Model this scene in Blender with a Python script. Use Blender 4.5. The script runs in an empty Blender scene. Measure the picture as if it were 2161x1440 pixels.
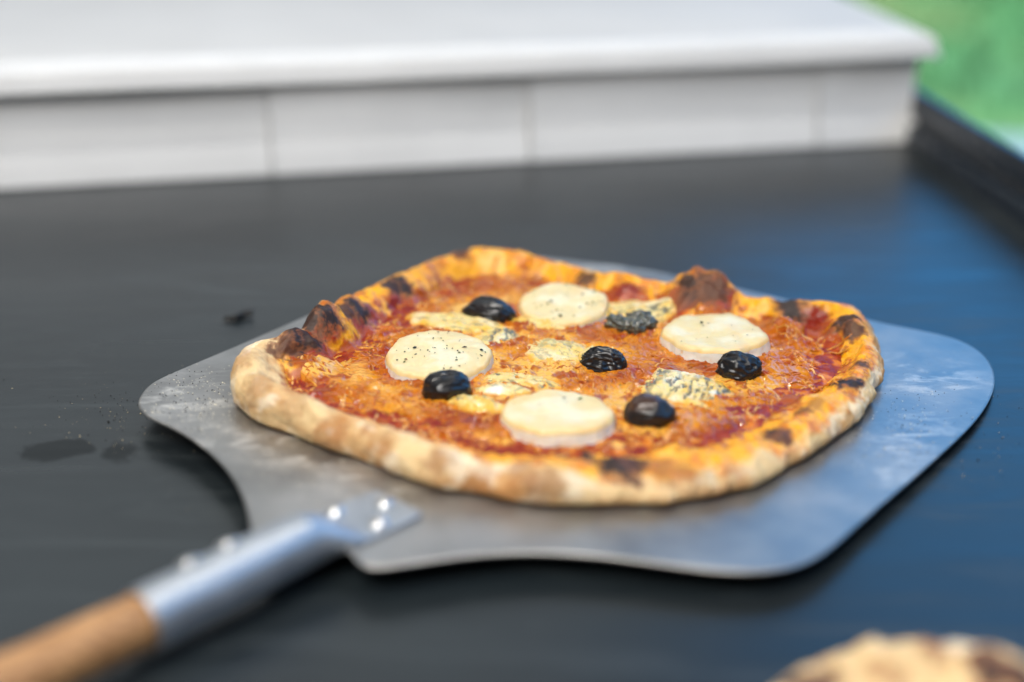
import bpy, bmesh, math, random
import numpy as np
from mathutils import Vector, noise as mnoise

scene = bpy.context.scene
COL = scene.collection
R_ = math.radians

# ------------------------------------------------------------------ camera
FPX, PITCH, CAMH = 3001.0, R_(23.5), 0.2742      # 50 mm lens, 27 cm above the table
cam_d = bpy.data.cameras.new('camera')
cam = bpy.data.objects.new('camera', cam_d); COL.objects.link(cam)
cam.location = (0, 0, CAMH); cam.rotation_euler = (R_(90) - PITCH, 0, 0)
cam_d.sensor_width = 36; cam_d.lens = 50
cam_d.clip_start = 0.01; cam_d.clip_end = 500
cam_d.dof.use_dof = True; cam_d.dof.focus_distance = 0.626; cam_d.dof.aperture_fstop = 2.2
cam_d.dof.aperture_blades = 0
scene.camera = cam

# ------------------------------------------------------------------ light
w = bpy.data.worlds.new('World'); scene.world = w; w.use_nodes = True
bg = w.node_tree.nodes['Background']
bg.inputs['Color'].default_value = (0.90, 0.96, 1.0, 1); bg.inputs['Strength'].default_value = 0.15

def area(name, loc, target, sx, sy, power, col, spread=180):
    d = bpy.data.lights.new(name, 'AREA'); d.shape = 'RECTANGLE'; d.size = sx; d.size_y = sy
    d.energy = power; d.color = col; d.spread = R_(spread)
    o = bpy.data.objects.new(name, d); COL.objects.link(o); o.location = loc
    o.rotation_euler = (Vector(target) - Vector(loc)).to_track_quat('-Z', 'Y').to_euler()
    return o
area('stall_roof_light', (-0.32, -0.28, 1.34), (0.0, 0.68, 0), 0.85, 0.75, 27, (1.0, 0.965, 0.92))
area('forward_fill_panel', (-1.2, 3.4, 2.2), (0.0, 0.7, 0.1), 3.4, 1.9, 15, (0.88, 0.96, 1.0))  # unseen panel, added for grey reflections in blade and table
area('open_side_daylight', (2.25, 3.7, 1.75), (0.1, 0.75, 1.75), 3.7, 2.4, 60, (0.03, 0.40, 1.0))
area('near_side_daylight', (2.2, 0.4, 2.1), (0.0, 0.5, 0.1), 1.8, 1.5, 20, (0.10, 0.45, 1.0))
area('daylight_over_lawn', (2.6, 6.0, 5.0), (2.6, 6.0, -0.9), 4, 4, 420, (0.95, 1.0, 0.95), 70)
def glint_lamp(name, loc, power, r):  # small unseen lamps, added for point glints on the toppings
    d = bpy.data.lights.new(name, 'POINT'); d.energy = power; d.shadow_soft_size = r; d.color = (1.0, 0.93, 0.82)
    o = bpy.data.objects.new(name, d); COL.objects.link(o); o.location = loc
glint_lamp('glint_lamp_near', (-0.25, 0.45, 1.15), 15, 0.016)
glint_lamp('glint_lamp_far', (0.38, 0.80, 1.25), 15, 0.016)

scene.view_settings.view_transform = 'Standard'; scene.view_settings.look = 'None'
scene.view_settings.exposure = 0; scene.view_settings.gamma = 1
scene.view_settings.use_curve_mapping = False
scene.cycles.use_denoising = True
scene.cycles.max_bounces = 8
scene.cycles.sample_clamp_indirect = 6

# ------------------------------------------------------------------ helpers
_cp, _sp = math.cos(PITCH), math.sin(PITCH)
def ray(px, py):
    u = (px - 1080.5) / FPX; v = (py - 720) / FPX
    return np.array([u, _cp - v * _sp, -_sp - v * _cp])
def at(px, py, z=0.0):
    """point of the place at height z seen at that spot of the photograph"""
    d = ray(px, py); t = (CAMH - z) / -d[2]
    return np.array([t * d[0], t * d[1], z])

_rng = np.random.RandomState(7)
_perm = np.concatenate([_rng.permutation(256)] * 3)
_g = _rng.randn(256, 3); _g /= np.linalg.norm(_g, axis=1)[:, None]
def perlin(x, y, z=0.0):
    x = np.asarray(x, float); y = np.asarray(y, float); z = np.zeros_like(x) + z
    xi, yi, zi = np.floor(x), np.floor(y), np.floor(z)
    xf, yf, zf = x - xi, y - yi, z - zi
    xi = xi.astype(int) & 255; yi = yi.astype(int) & 255; zi = zi.astype(int) & 255
    f = lambda t: t * t * t * (t * (t * 6 - 15) + 10)
    u, v, w_ = f(xf), f(yf), f(zf)
    out = 0
    for i in (0, 1):
        for j in (0, 1):
            for k in (0, 1):
                h = _perm[_perm[_perm[(xi + i) & 255] + ((yi + j) & 255)] + ((zi + k) & 255)]
                g = _g[h]
                n = g[..., 0] * (xf - i) + g[..., 1] * (yf - j) + g[..., 2] * (zf - k)
                out = out + n * (u if i else 1 - u) * (v if j else 1 - v) * (w_ if k else 1 - w_)
    return out * 1.5
def fbm(x, y, z=0.0, oct=3, gain=0.5):
    a, s, o = 1.0, 1.0, 0
    for i in range(oct):
        o = o + a * perlin(x * s + 17.3 * i, y * s - 9.1 * i, np.asarray(z) * s + 4.7 * i)
        a *= gain; s *= 2.03
    return o
def sstep(a, b, x):
    t = np.clip((x - a) / (b - a), 0, 1); return t * t * (3 - 2 * t)
def lerp(a, b, t):
    t = np.asarray(t)[..., None]; return a * (1 - t) + b * t
def srgb(r, g, b):
    c = np.array([r, g, b]) / 255.0
    return np.where(c <= 0.04045, c / 12.92, ((c + 0.055) / 1.055) ** 2.4)

def mesh_obj(name, V, F, mat, parent=None, col=None, rough=None, smooth=True, mesh=None):
    V = np.asarray(V, np.float32).reshape(-1, 3).copy()
    if parent is not None:
        V -= np.array(root_loc(parent), np.float32)
    me = bpy.data.meshes.new(name)
    if isinstance(F, np.ndarray):
        nf, k = F.shape
        me.vertices.add(len(V)); me.vertices.foreach_set('co', V.ravel())
        me.loops.add(nf * k); me.loops.foreach_set('vertex_index', F.astype(np.int32).ravel())
        me.polygons.add(nf); me.polygons.foreach_set('loop_start', np.arange(0, nf * k, k, dtype=np.int32))
        me.update(calc_edges=True)
    else:
        me.from_pydata([tuple(v) for v in V], [], F); me.update()
    me.validate()
    me.polygons.foreach_set('use_smooth', np.full(len(me.polygons), smooth, bool))
    if col is not None:
        a = me.attributes.new('Col', 'FLOAT_COLOR', 'POINT')
        c = np.ones((len(V), 4), np.float32); c[:, :3] = np.clip(np.asarray(col).reshape(-1, 3), 0, 1)
        a.data.foreach_set('color', c.ravel())
    if rough is not None:
        a = me.attributes.new('Rough', 'FLOAT', 'POINT')
        a.data.foreach_set('value', np.asarray(rough, np.float32).ravel())
    if mat is not None: me.materials.append(mat)
    o = bpy.data.objects.new(name, me); COL.objects.link(o)
    if parent is not None: o.parent = parent
    return o
def root_loc(o):
    p = Vector((0, 0, 0))
    while o is not None:
        p = p + o.location; o = o.parent
    return p
def thing(name, loc, label, cat, group=None):
    o = bpy.data.objects.new(name, None); COL.objects.link(o); o.location = loc
    o.empty_display_size = 0.02
    return tag(o, label, cat, group)
def tag(o, label, cat, group=None):
    o['label'] = label; o['category'] = cat
    if group: o['group'] = group
    return o
def grid_faces(nu, nv, wrap_u=True):
    """faces of a grid with index u*nv+v"""
    a = np.arange(nu if wrap_u else nu - 1)[:, None]; b = np.arange(nv - 1)[None, :]
    a2 = (a + 1) % nu
    return np.stack([a * nv + b, a * nv + b + 1, a2 * nv + b + 1, a2 * nv + b], -1).reshape(-1, 4)

class MB:
    """collects boxes / sweeps into one mesh"""
    def __init__(s): s.V = []; s.F = []; s.C = []; s.n = 0
    def add(s, V, F, c=None):
        V = np.asarray(V, float); s.V.append(V); s.F += [tuple(int(i) + s.n for i in f) for f in F]
        if c is not None: s.C.append(np.tile(np.asarray(c, float), (len(V), 1)))
        s.n += len(V)
    def build(s, name, mat, parent=None, smooth=True):
        return mesh_obj(name, np.concatenate(s.V), s.F, mat, parent, col=np.concatenate(s.C) if s.C else None, smooth=smooth)

# ---- materials
def nodes_of(name):
    m = bpy.data.materials.new(name); m.use_nodes = True
    nt = m.node_tree; b = nt.nodes['Principled BSDF']
    return m, nt, b
def N(nt, t, **kw):
    n = nt.nodes.new(t)
    for k, v in kw.items():
        if k in n.inputs: n.inputs[k].default_value = v
        else: setattr(n, k, v)
    return n
def noise_n(nt, scale, detail=4, rough=0.55, vec=None, dist=0.0):
    n = N(nt, 'ShaderNodeTexNoise'); n.inputs['Scale'].default_value = scale
    n.inputs['Detail'].default_value = detail; n.inputs['Roughness'].default_value = rough
    n.inputs['Distortion'].default_value = dist
    if vec is None:
        vec = nt.nodes.get('geo_pos')
        if vec is None:
            vec = nt.nodes.new('ShaderNodeNewGeometry'); vec.name = 'geo_pos'
        vec = vec.outputs['Position']
    nt.links.new(vec, n.inputs['Vector']); return n
def ramp(nt, fac, stops):
    r = N(nt, 'ShaderNodeValToRGB'); cr = r.color_ramp
    while len(cr.elements) < len(stops): cr.elements.new(0.5)
    for e, (p, c) in zip(cr.elements, stops):
        e.position = p; e.color = (c, c, c, 1) if not hasattr(c, '__len__') else (*c, 1)
    nt.links.new(fac, r.inputs['Fac']); return r
def bump(nt, b, h, strength, dist):
    n = N(nt, 'ShaderNodeBump'); n.inputs['Strength'].default_value = strength; n.inputs['Distance'].default_value = dist
    nt.links.new(h, n.inputs['Height']); nt.links.new(n.outputs['Normal'], b.inputs['Normal']); return n
def food_mat(name, bump_scale=900, bump_dist=0.0004, sss=0.15, radius=(0.0014, 0.0007, 0.0004), coat=0.0, spec=0.5, grain=0.10, rough=None, bump_str=0.6):
    m, nt, b = nodes_of(name)
    c = N(nt, 'ShaderNodeAttribute'); c.attribute_name = 'Col'
    nz = noise_n(nt, bump_scale, 5, 0.6)
    hs = N(nt, 'ShaderNodeHueSaturation')
    mr = N(nt, 'ShaderNodeMapRange'); mr.inputs['To Min'].default_value = 1 - grain * 2; mr.inputs['To Max'].default_value = 1 + grain * 2
    nt.links.new(nz.outputs['Fac'], mr.inputs['Value']); nt.links.new(mr.outputs['Result'], hs.inputs['Value'])
    nt.links.new(c.outputs['Color'], hs.inputs['Color']); nt.links.new(hs.outputs['Color'], b.inputs['Base Color'])
    if rough is None:
        r = N(nt, 'ShaderNodeAttribute'); r.attribute_name = 'Rough'
        nt.links.new(r.outputs['Fac'], b.inputs['Roughness'])
    else: b.inputs['Roughness'].default_value = rough
    b.inputs['Subsurface Weight'].default_value = sss
    b.inputs['Subsurface Radius'].default_value = radius
    b.inputs['Subsurface Scale'].default_value = 1.0
    b.inputs['Specular IOR Level'].default_value = spec
    b.inputs['Coat Weight'].default_value = coat; b.inputs['Coat Roughness'].default_value = 0.06
    bump(nt, b, nz.outputs['Fac'], bump_str, bump_dist)
    return m
def plain(name, col, rough=0.5, metal=0.0, **kw):
    m, nt, b = nodes_of(name)
    nz = noise_n(nt, kw.get('scale', 60), 5)
    v = kw.get('var', 0.08)
    col = np.array(col)
    rp = ramp(nt, nz.outputs['Fac'], [(0.25, tuple(col * (1 - v))), (0.75, tuple(np.minimum(col * (1 + v), 1)))])
    nt.links.new(rp.outputs['Color'], b.inputs['Base Color'])
    rv = kw.get('rvar', 0.06)
    rr = ramp(nt, nz.outputs['Fac'], [(0.3, rough - rv), (0.7, rough + rv)])
    nt.links.new(rr.outputs['Color'], b.inputs['Roughness'])
    b.inputs['Metallic'].default_value = metal
    if kw.get('bump'): bump(nt, b, nz.outputs['Fac'], 0.4, kw['bump'])
    return m

# ------------------------------------------------------------------ setting: lawn, path, table
mg, nt, b = nodes_of('lawn')
n1 = noise_n(nt, 1.0, 4, 0.7)
r1 = ramp(nt, n1.outputs['Fac'], [(0.36, (0.012, 0.070, 0.030)), (0.50, (0.025, 0.125, 0.040)), (0.66, (0.15, 0.19, 0.085))])
nt.links.new(r1.outputs['Color'], b.inputs['Base Color']); b.inputs['Roughness'].default_value = 0.9
GZ = -0.88
lawn = mesh_obj('lawn', [(-150, -60, GZ), (150, -60, GZ), (150, 300, GZ), (-150, 300, GZ)], [(0, 1, 2, 3)], mg, smooth=False)
lawn['kind'] = 'structure'
mp = plain('paving', (0.15, 0.23, 0.33), 0.8, scale=3, var=0.2)
path = mesh_obj('path', [(0.2, 0.5, GZ + 0.012), (9, -2.5, GZ + 0.012), (9, 2.3, GZ + 0.012), (2.15, 3.95, GZ + 0.012), (0.7, 4.35, GZ + 0.012)], [(0, 1, 2, 3, 4)], mp, smooth=False)
path['kind'] = 'structure'
rnd = random.Random(3)
gv, gf, gc = [], [], []
for i in range(7000):
    x = rnd.uniform(0.9, 5.2); y = rnd.uniform(3.9, 9.5)
    if y < 4.55 - 0.24 * (x - 0.7) + 0.03: continue
    h = rnd.uniform(0.05, 0.12); a = rnd.uniform(0, 6.28); wd = 0.008
    k = len(gv); lx, ly = rnd.uniform(-.04, .04), rnd.uniform(-.04, .04)
    gv += [(x - wd * math.cos(a), y - wd * math.sin(a), GZ), (x + wd * math.cos(a), y + wd * math.sin(a), GZ), (x + lx, y + ly, GZ + h)]
    gf.append((k, k + 1, k + 2)); t = rnd.random()
    gc += [(0.022 + 0.09 * t ** 3, 0.09 + 0.07 * t, 0.040)] * 3
mgb = food_mat('grass_blade', 40, 0.0005, 0.0, rough=0.6)
grass = mesh_obj('grass', gv, gf, mgb, col=gc, smooth=False); grass['kind'] = 'stuff'
grass['label'] = 'blurred green grass beyond the edge of the table'; grass['category'] = 'grass'

# table top: dark powder-coated metal, satin, with dust, fine scratches and dried wet marks
mt, nt, b = nodes_of('table_metal')
n1 = noise_n(nt, 9, 6); n2 = noise_n(nt, 420, 3); n3 = noise_n(nt, 55, 5, 0.7)
c1 = ramp(nt, n1.outputs['Fac'], [(0.3, (0.007, 0.010, 0.012)), (0.7, (0.012, 0.017, 0.020))])
mixd = N(nt, 'ShaderNodeMix'); mixd.data_type = 'RGBA'
dm = ramp(nt, n3.outputs['Fac'], [(0.60, 0.0), (0.78, 0.35)])
nt.links.new(dm.outputs['Color'], mixd.inputs['Factor'])
nt.links.new(c1.outputs['Color'], mixd.inputs['A']); mixd.inputs['B'].default_value = (0.045, 0.054, 0.057, 1)
# two dried smears left of the peel (stains with a shape of their own)
geo = nt.nodes['geo_pos']
def stain_mask(nt, c, sx, sy, rot, soft=0.35, nscale=90, namt=0.8):
    g = nt.nodes['geo_pos']
    mpn = N(nt, 'ShaderNodeMapping'); mpn.vector_type = 'TEXTURE'
    mpn.inputs['Location'].default_value = (c[0], c[1], c[2]); mpn.inputs['Rotation'].default_value = (0, 0, rot)
    mpn.inputs['Scale'].default_value = (sx, sy, 1)
    nt.links.new(g.outputs['Position'], mpn.inputs['Vector'])
    ln = N(nt, 'ShaderNodeVectorMath'); ln.operation = 'LENGTH'; nt.links.new(mpn.outputs['Vector'], ln.inputs[0])
    nn = noise_n(nt, nscale, 5, 0.65)
    ad = N(nt, 'ShaderNodeMath'); ad.operation = 'MULTIPLY_ADD'
    nt.links.new(nn.outputs['Fac'], ad.inputs[0]); ad.inputs[1].default_value = namt; nt.links.new(ln.outputs['Value'], ad.inputs[2])
    return ramp(nt, ad.outputs['Value'], [(1.0 - soft, 1.0), (1.0, 0.0)]).outputs['Color']
s1 = stain_mask(nt, at(125, 952), 0.030, 0.019, 0.05, 0.10, 60, 0.9)
s2 = stain_mask(nt, at(250, 955), 0.018, 0.024, 0.5, 0.2, 120, 1.1)
mx = N(nt, 'ShaderNodeMath'); mx.operation = 'MAXIMUM'; nt.links.new(s1, mx.inputs[0]); nt.links.new(s2, mx.inputs[1])
wm = N(nt, 'ShaderNodeMapping'); wm.inputs['Rotation'].default_value = (0, 0, 0.5); wm.inputs['Scale'].default_value = (5, 38, 5)
nt.links.new(geo.outputs['Position'], wm.inputs['Vector'])
wip = noise_n(nt, 1.0, 7, 0.68, wm.outputs['Vector'], 1.2)
wr_ = ramp(nt, wip.outputs['Fac'], [(0.52, 0.0), (0.75, 0.8)])
mixw_ = N(nt, 'ShaderNodeMix'); mixw_.data_type = 'RGBA'; nt.links.new(wr_.outputs['Color'], mixw_.inputs['Factor'])
nt.links.new(mixd.outputs['Result'], mixw_.inputs['A']); mixw_.inputs['B'].default_value = (0.040, 0.048, 0.051, 1)
mixs = N(nt, 'ShaderNodeMix'); mixs.data_type = 'RGBA'
nt.links.new(mx.outputs['Value'], mixs.inputs['Factor']); nt.links.new(mixw_.outputs['Result'], mixs.inputs['A'])
mixs.inputs['B'].default_value = (0.003, 0.005, 0.006, 1)
nt.links.new(mixs.outputs['Result'], b.inputs['Base Color'])
rr = ramp(nt, wip.outputs['Fac'], [(0.3, 0.26), (0.7, 0.42)])
nt.links.new(rr.outputs['Color'], b.inputs['Roughness'])
b.inputs['Specular IOR Level'].default_value = 0.6
sm = N(nt, 'ShaderNodeMapRange'); sm.inputs['To Min'].default_value = 0.6; sm.inputs['To Max'].default_value = 0.30
nt.links.new(mx.outputs['Value'], sm.inputs['Value']); nt.links.new(sm.outputs['Result'], b.inputs['Specular IOR Level'])
bump(nt, b, n2.outputs['Fac'], 0.25, 0.00012)

ra, rb = at(1960, 335), at(2161, 478)             # inner foot of the raised edge on the right
rd = (ra - rb)[:2]; rd /= np.linalg.norm(rd); rn = np.array([rd[1], -rd[0]])   # along the edge (away), outwards
if rn[0] < 0: rn = -rn
def edge_pt(y): return ra[:2] + rd * ((y - ra[1]) / rd[1])
y0, y1 = -0.25, 1.75
e0, e1 = edge_pt(y0) , edge_pt(y1)
tb = MB()
T = [(-1.1, y0), (e0[0], y0), (e1[0], y1), (-1.1, y1)]
tb.add([(x, y, 0) for x, y in T] + [(x, y, -0.025) for x, y in T], [(0, 1, 2, 3), (7, 6, 5, 4), (0, 4, 5, 1), (1, 5, 6, 2), (2, 6, 7, 3), (3, 7, 4, 0)])
table = tb.build('table_top', mt, smooth=False); table['kind'] = 'structure'
mr_ = plain('edge_black_paint', (0.003, 0.009, 0.018), 0.30, var=0.2)
prof = [(-0.001, 0.0005), (0.0005, 0.010), (0.002, 0.012), (0.007, 0.0125), (0.008, 0.0165), (0.004, 0.018), (0.003, 0.020), (0.004, 0.034), (0.005, 0.0355), (0.0085, 0.036), (0.010, 0.034), (0.010, -0.028), (-0.001, -0.028)]
rl = MB(); n = len(prof)
V = [(*(e + rn * o), z) for e in (e0, e1) for o, z in prof]
rl.add(V, [(i, (i + 1) % n, n + (i + 1) % n, n + i) for i in range(n)] + [tuple(range(n))[::-1], tuple(range(n, 2 * n))])
rail = rl.build('edge_rail', mr_, table, smooth=False)

# ------------------------------------------------------------------ white cardboard box at the back
mc, nt, b = nodes_of('white_card')
n1 = noise_n(nt, 14, 4); n2 = noise_n(nt, 700, 3)
c1 = ramp(nt, n1.outputs['Fac'], [(0.3, (0.66, 0.665, 0.67)), (0.7, (0.72, 0.725, 0.73))])
nt.links.new(c1.outputs['Color'], b.inputs['Base Color']); b.inputs['Roughness'].default_value = 0.62
bump(nt, b, n2.outputs['Fac'], 0.2, 0.0001)
bA, bB = at(0, 402), at(1945, 300)
be = (bB - bA)[:2]; BL = np.linalg.norm(be); be /= BL; bn = np.array([be[1], -be[0]])     # along, towards the camera
if bn[1] > 0: bn = -bn
FOOT = 0.007                                     # the foot flares this far beyond the wall
BASE = bA[:2] - bn * FOOT                        # wall line
BD = 0.33                                        # depth of the box
S0, S1 = -0.32, BL - FOOT
box = thing('cardboard_box', (*(BASE + be * (S0 + S1) / 2 - bn * BD / 2), 0), 'long white lidded cardboard box along the back of the table', 'box')
def bpt(s, o, z): return (*(BASE + be * s + bn * o), z)
HW = 0.061
wall_prof = [(FOOT, 0.001), (FOOT * 0.9, 0.004), (0.0045, 0.012), (0.0018, 0.022), (0.0003, 0.034), (0.0, 0.045), (0.001, HW)]
seams = []
for px, py in ((575, 360), (1125, 335), (1752, 315)):
    q = at(px, py, 0.005)[:2] - BASE; seams.append(float(q @ be))
cuts = [S0] + seams + [S1]
for i in range(len(cuts) - 1):
    a, c = cuts[i], cuts[i + 1]
    g = 0.0006
    a2 = a + (g if i else 0); last = i == len(cuts) - 2
    c2 = c - (0 if last else g)
    m = MB(); NS = 12; k = len(wall_prof); V = []
    for inner in (0, 1):
        for j in range(NS + 1):
            t = j / NS
            for o, z in wall_prof:
                s = a2 + (c2 - a2) * t
                if last: s += o * t
                bow = 0.0009 * (1 - t)
                bow += 0.0012 * math.sin(t * 3.1 + i) * math.sin(z / HW * 3.1)
                V.append(bpt(s, o + bow - inner * 0.0016, z))
    F = []
    st = (NS + 1) * k
    for j in range(NS):
        for q in range(k - 1):
            p0 = j * k + q
            F.append((p0, p0 + k, p0 + k + 1, p0 + 1)); F.append((st + p0, st + p0 + 1, st + p0 + k + 1, st + p0 + k))
        F.append((j * k, st + j * k, st + j * k + k, j * k + k))
        F.append((j * k + k - 1, j * k + 2 * k - 1, st + j * k + 2 * k - 1, st + j * k + k - 1))
    for q in range(k - 1):
        F.append((q, q + 1, st + q + 1, st + q)); p0 = NS * k + q
        F.append((p0, st + p0, st + p0 + 1, p0 + 1))
    m.add(V, F); m.build('front_panel', mc, box, smooth=False)
def ring_wall(pf, inset, thick, name):
    """right side, back and left walls with the same flared profile"""
    m = MB(); k = len(pf); V = []
    for inner in (0, 1):
        for cs, cd in ((1, 0), (1, 1), (0, 1), (0, 0)):
            for o, z in pf:
                o2 = o - inner * thick - inset
                s = S1 + o2 if cs else S0 - o2
                V.append(bpt(s, (o2 - 0.002) if not cd else -BD - o2, z))
    F = []; st = 4 * k
    for j in range(3):
        for q in range(k - 1):
            p0 = j * k + q
            F.append((p0, p0 + k, p0 + k + 1, p0 + 1)); F.append((st + p0, st + p0 + 1, st + p0 + k + 1, st + p0 + k))
    m.add(V, F); return m.build(name, mc, box)
ring_wall(wall_prof, 0.0, 0.0016, 'side_wall')
m = MB()                                          # inner wall seen through the seams
V = [bpt(s, o, z) for z in (0.002, HW - 0.001) for s, o in ((S0 + 0.004, -0.0026), (S1 - 0.004, -0.0026), (S1 - 0.004, -0.006), (S0 + 0.004, -0.006))]
m.add(V, [(3, 2, 1, 0), (4, 5, 6, 7), (0, 1, 5, 4), (1, 2, 6, 5), (2, 3, 7, 6), (3, 0, 4, 7)])
m.build('inner_wall', mc, box, smooth=False)
# lid: turned-down lip, sloping shoulder, flat top
lid_prof = [(-0.001, HW - 0.001), (0.0080, HW - 0.0008), (0.0092, HW + 0.0002), (0.0070, HW + 0.0110), (0.0050, HW + 0.0135), (-0.006, HW + 0.0180)]
m = MB(); V = []; k = len(lid_prof)
SEG = 26
loop = []                                         # (s, d, s-sign, d-sign)
for j in range(SEG + 1): loop.append((S0 + (S1 - S0) * j / SEG, 0, (1 if j == SEG else (-1 if j == 0 else 0)), 1))
loop += [(S1, -BD, 1, -1), (S0, -BD, -1, -1)]
for s, d, ss, ds in loop:
    for o, z in lid_prof:
        wob = 0.0012 * math.sin(s * 9.0 + 1) + 0.0007 * math.sin(s * 23)
        V.append(bpt(s + ss * (o + (0.002 if ss > 0 and o > 0 else 0)), d + ds * o + wob * (d == 0), z + 0.6 * wob))
L = len(loop); F = []
for j in range(L):
    j2 = (j + 1) % L
    for q in range(k - 1): F.append((j * k + q, j2 * k + q, j2 * k + q + 1, j * k + q + 1))
F.append(tuple(j * k + k - 1 for j in range(L)))
topF = F.pop(); m.add(V, F); lid = m.build('lid', mc, box, smooth=False)
mtop = plain('card_top_darkened', (0.63, 0.62, 0.60), 0.7, scale=8, var=0.06)  # top darkened in the colour so it looks less lit than the lip
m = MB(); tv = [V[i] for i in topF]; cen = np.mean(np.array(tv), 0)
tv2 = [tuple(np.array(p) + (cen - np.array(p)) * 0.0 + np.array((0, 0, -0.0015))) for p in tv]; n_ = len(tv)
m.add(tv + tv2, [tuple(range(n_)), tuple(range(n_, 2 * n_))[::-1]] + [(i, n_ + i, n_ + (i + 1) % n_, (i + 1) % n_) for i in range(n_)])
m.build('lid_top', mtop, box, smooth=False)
md = lid.modifiers.new('soft', 'BEVEL'); md.width = 0.0012; md.segments = 3; md.limit_method = 'ANGLE'

m = MB()                                          # loose flap of the lid at the right end
V = [bpt(S1 + a_, d_, HW + z_) for z_ in (0.0015, 0.0035) for a_, d_ in ((-0.03, 0.0092 - 0.003), (0.0165, 0.0092 - 0.006), (0.0150, -BD + 0.02), (-0.03, -BD + 0.02))]
V = [(x, y, z - (0.004 if i % 4 in (1, 2) else 0)) for i, (x, y, z) in enumerate(V)]
m.add(V, [(3, 2, 1, 0), (4, 5, 6, 7), (0, 1, 5, 4), (1, 2, 6, 5), (2, 3, 7, 6), (3, 0, 4, 7)])
m.build('flap', mc, lid, smooth=False)
# ------------------------------------------------------------------ peel
AX = np.array([math.cos(R_(51.5)), math.sin(R_(51.5))])     # from the handle to the far edge
def blade_z(x, y):                                          # underside of the blade over the table
    s = x * AX[0] + y * AX[1]
    return 0.0012 + 0.0085 * np.clip((0.60 - s) / 0.30, 0, 1.25)
TH = 0.0016
def at_blade(px, py, h=0.0):
    z = 0.004
    for _ in range(6):
        p = at(px, py, z); z = float(blade_z(p[0], p[1])) + TH + h
    return at(px, py, z)
outline_px = [(735, 1160), (752, 1181), (772, 1194), (800, 1197), (860, 1190), (960, 1176), (1060, 1167), (1160, 1166), (1260, 1173), (1360, 1185), (1450, 1197), (1530, 1205), (1600, 1206), (1660, 1199), (1710, 1182), (1760, 1150), (1840, 1080), (1930, 1005), (2010, 935), (2060, 885), (2090, 840), (2100, 800), (2090, 765), (2060, 735), (2010, 712), (1940, 696), (1840, 676), (1660, 632), (1550, 607), (1420, 580), (1300, 560), (1180, 547), (1110, 540), (1050, 541), (990, 550), (930, 566), (860, 586), (775, 613), (660, 660), (540, 712), (430, 758), (350, 792), (315, 812), (298, 832), (292, 850), (300, 868), (325, 885), (370, 905), (420, 936), (465, 975), (497, 1017), (515, 1055), (525, 1090), (530, 1118), (548, 1140), (600, 1158), (680, 1160)]
ol = np.array([at_blade(px, py)[:2] for px, py in outline_px])
def smooth_closed(P, per=6):
    n = len(P); out = []
    for i in range(n):
        p0, p1, p2, p3 = P[i - 1], P[i], P[(i + 1) % n], P[(i + 2) % n]
        for j in range(per):
            t = j / per
            out.append(0.5 * ((2 * p1) + (-p0 + p2) * t + (2 * p0 - 5 * p1 + 4 * p2 - p3) * t * t + (-p0 + 3 * p1 - 3 * p2 + p3) * t ** 3))
    return np.array(out)
olS = smooth_closed(ol, 5)
for _ in range(3): olS = 0.25 * np.roll(olS, 1, 0) + 0.5 * olS + 0.25 * np.roll(olS, -1, 0)
area2 = np.sum(olS[:, 0] * np.roll(olS[:, 1], -1) - np.roll(olS[:, 0], -1) * olS[:, 1])
if area2 < 0: olS = olS[::-1]
tg = np.roll(olS, -1, 0) - np.roll(olS, 1, 0); tg /= np.linalg.norm(tg, axis=1)[:, None]
nrm = np.stack([tg[:, 1], -tg[:, 0]], 1)                    # outwards
n = len(olS)
rings = [(-0.0007, 0.0), (-0.0001, 0.0004), (0.0, 0.0008), (-0.0001, 0.0012), (-0.0008, TH)]
V = []
for o, h in rings:
    for i in range(n):
        p = olS[i] + nrm[i] * o; V.append((p[0], p[1], float(blade_z(p[0], p[1])) + h))
F = [tuple(range(n))[::-1], tuple(range((len(rings) - 1) * n, len(rings) * n))]
for r in range(len(rings) - 1):
    for i in range(n): F.append((r * n + i, r * n + (i + 1) % n, (r + 1) * n + (i + 1) % n, (r + 1) * n + i))
bm = bmesh.new()
vs = [bm.verts.new(v) for v in V]
for f in F: bm.faces.new([vs[i] for i in f])
bmesh.ops.triangulate(bm, faces=[f for f in bm.faces if len(f.verts) > 4])
hp0 = at(300, 1312, 0.0135); hp1 = at_blade(842, 1060, 0.001)
peel = thing('pizza_peel', (-0.06, 0.44, 0), 'steel pizza peel with riveted socket and wooden handle, lying under the pizza', 'pizza peel')

ms, nt, b = nodes_of('worn_steel')
b.inputs['Metallic'].default_value = 1.0
mpv = N(nt, 'ShaderNodeMapping'); mpv.inputs['Rotation'].default_value = (0, 0, R_(-51.5)); mpv.inputs['Scale'].default_value = (18, 260, 60)
g = N(nt, 'ShaderNodeNewGeometry'); g.name = 'geo_pos'; nt.links.new(g.outputs['Position'], mpv.inputs['Vector'])
br = noise_n(nt, 1.0, 5, 0.6, mpv.outputs['Vector'])
big = noise_n(nt, 22, 5, 0.6); fine = noise_n(nt, 240, 5, 0.7)
cr = ramp(nt, big.outputs['Fac'], [(0.3, (0.25, 0.245, 0.24)), (0.7, (0.50, 0.49, 0.48))])
rr = ramp(nt, big.outputs['Fac'], [(0.3, 0.36), (0.7, 0.52)])
nt.links.new(rr.outputs['Color'], b.inputs['Roughness'])
bump(nt, b, br.outputs['Fac'], 0.22, 0.00015)
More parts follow.
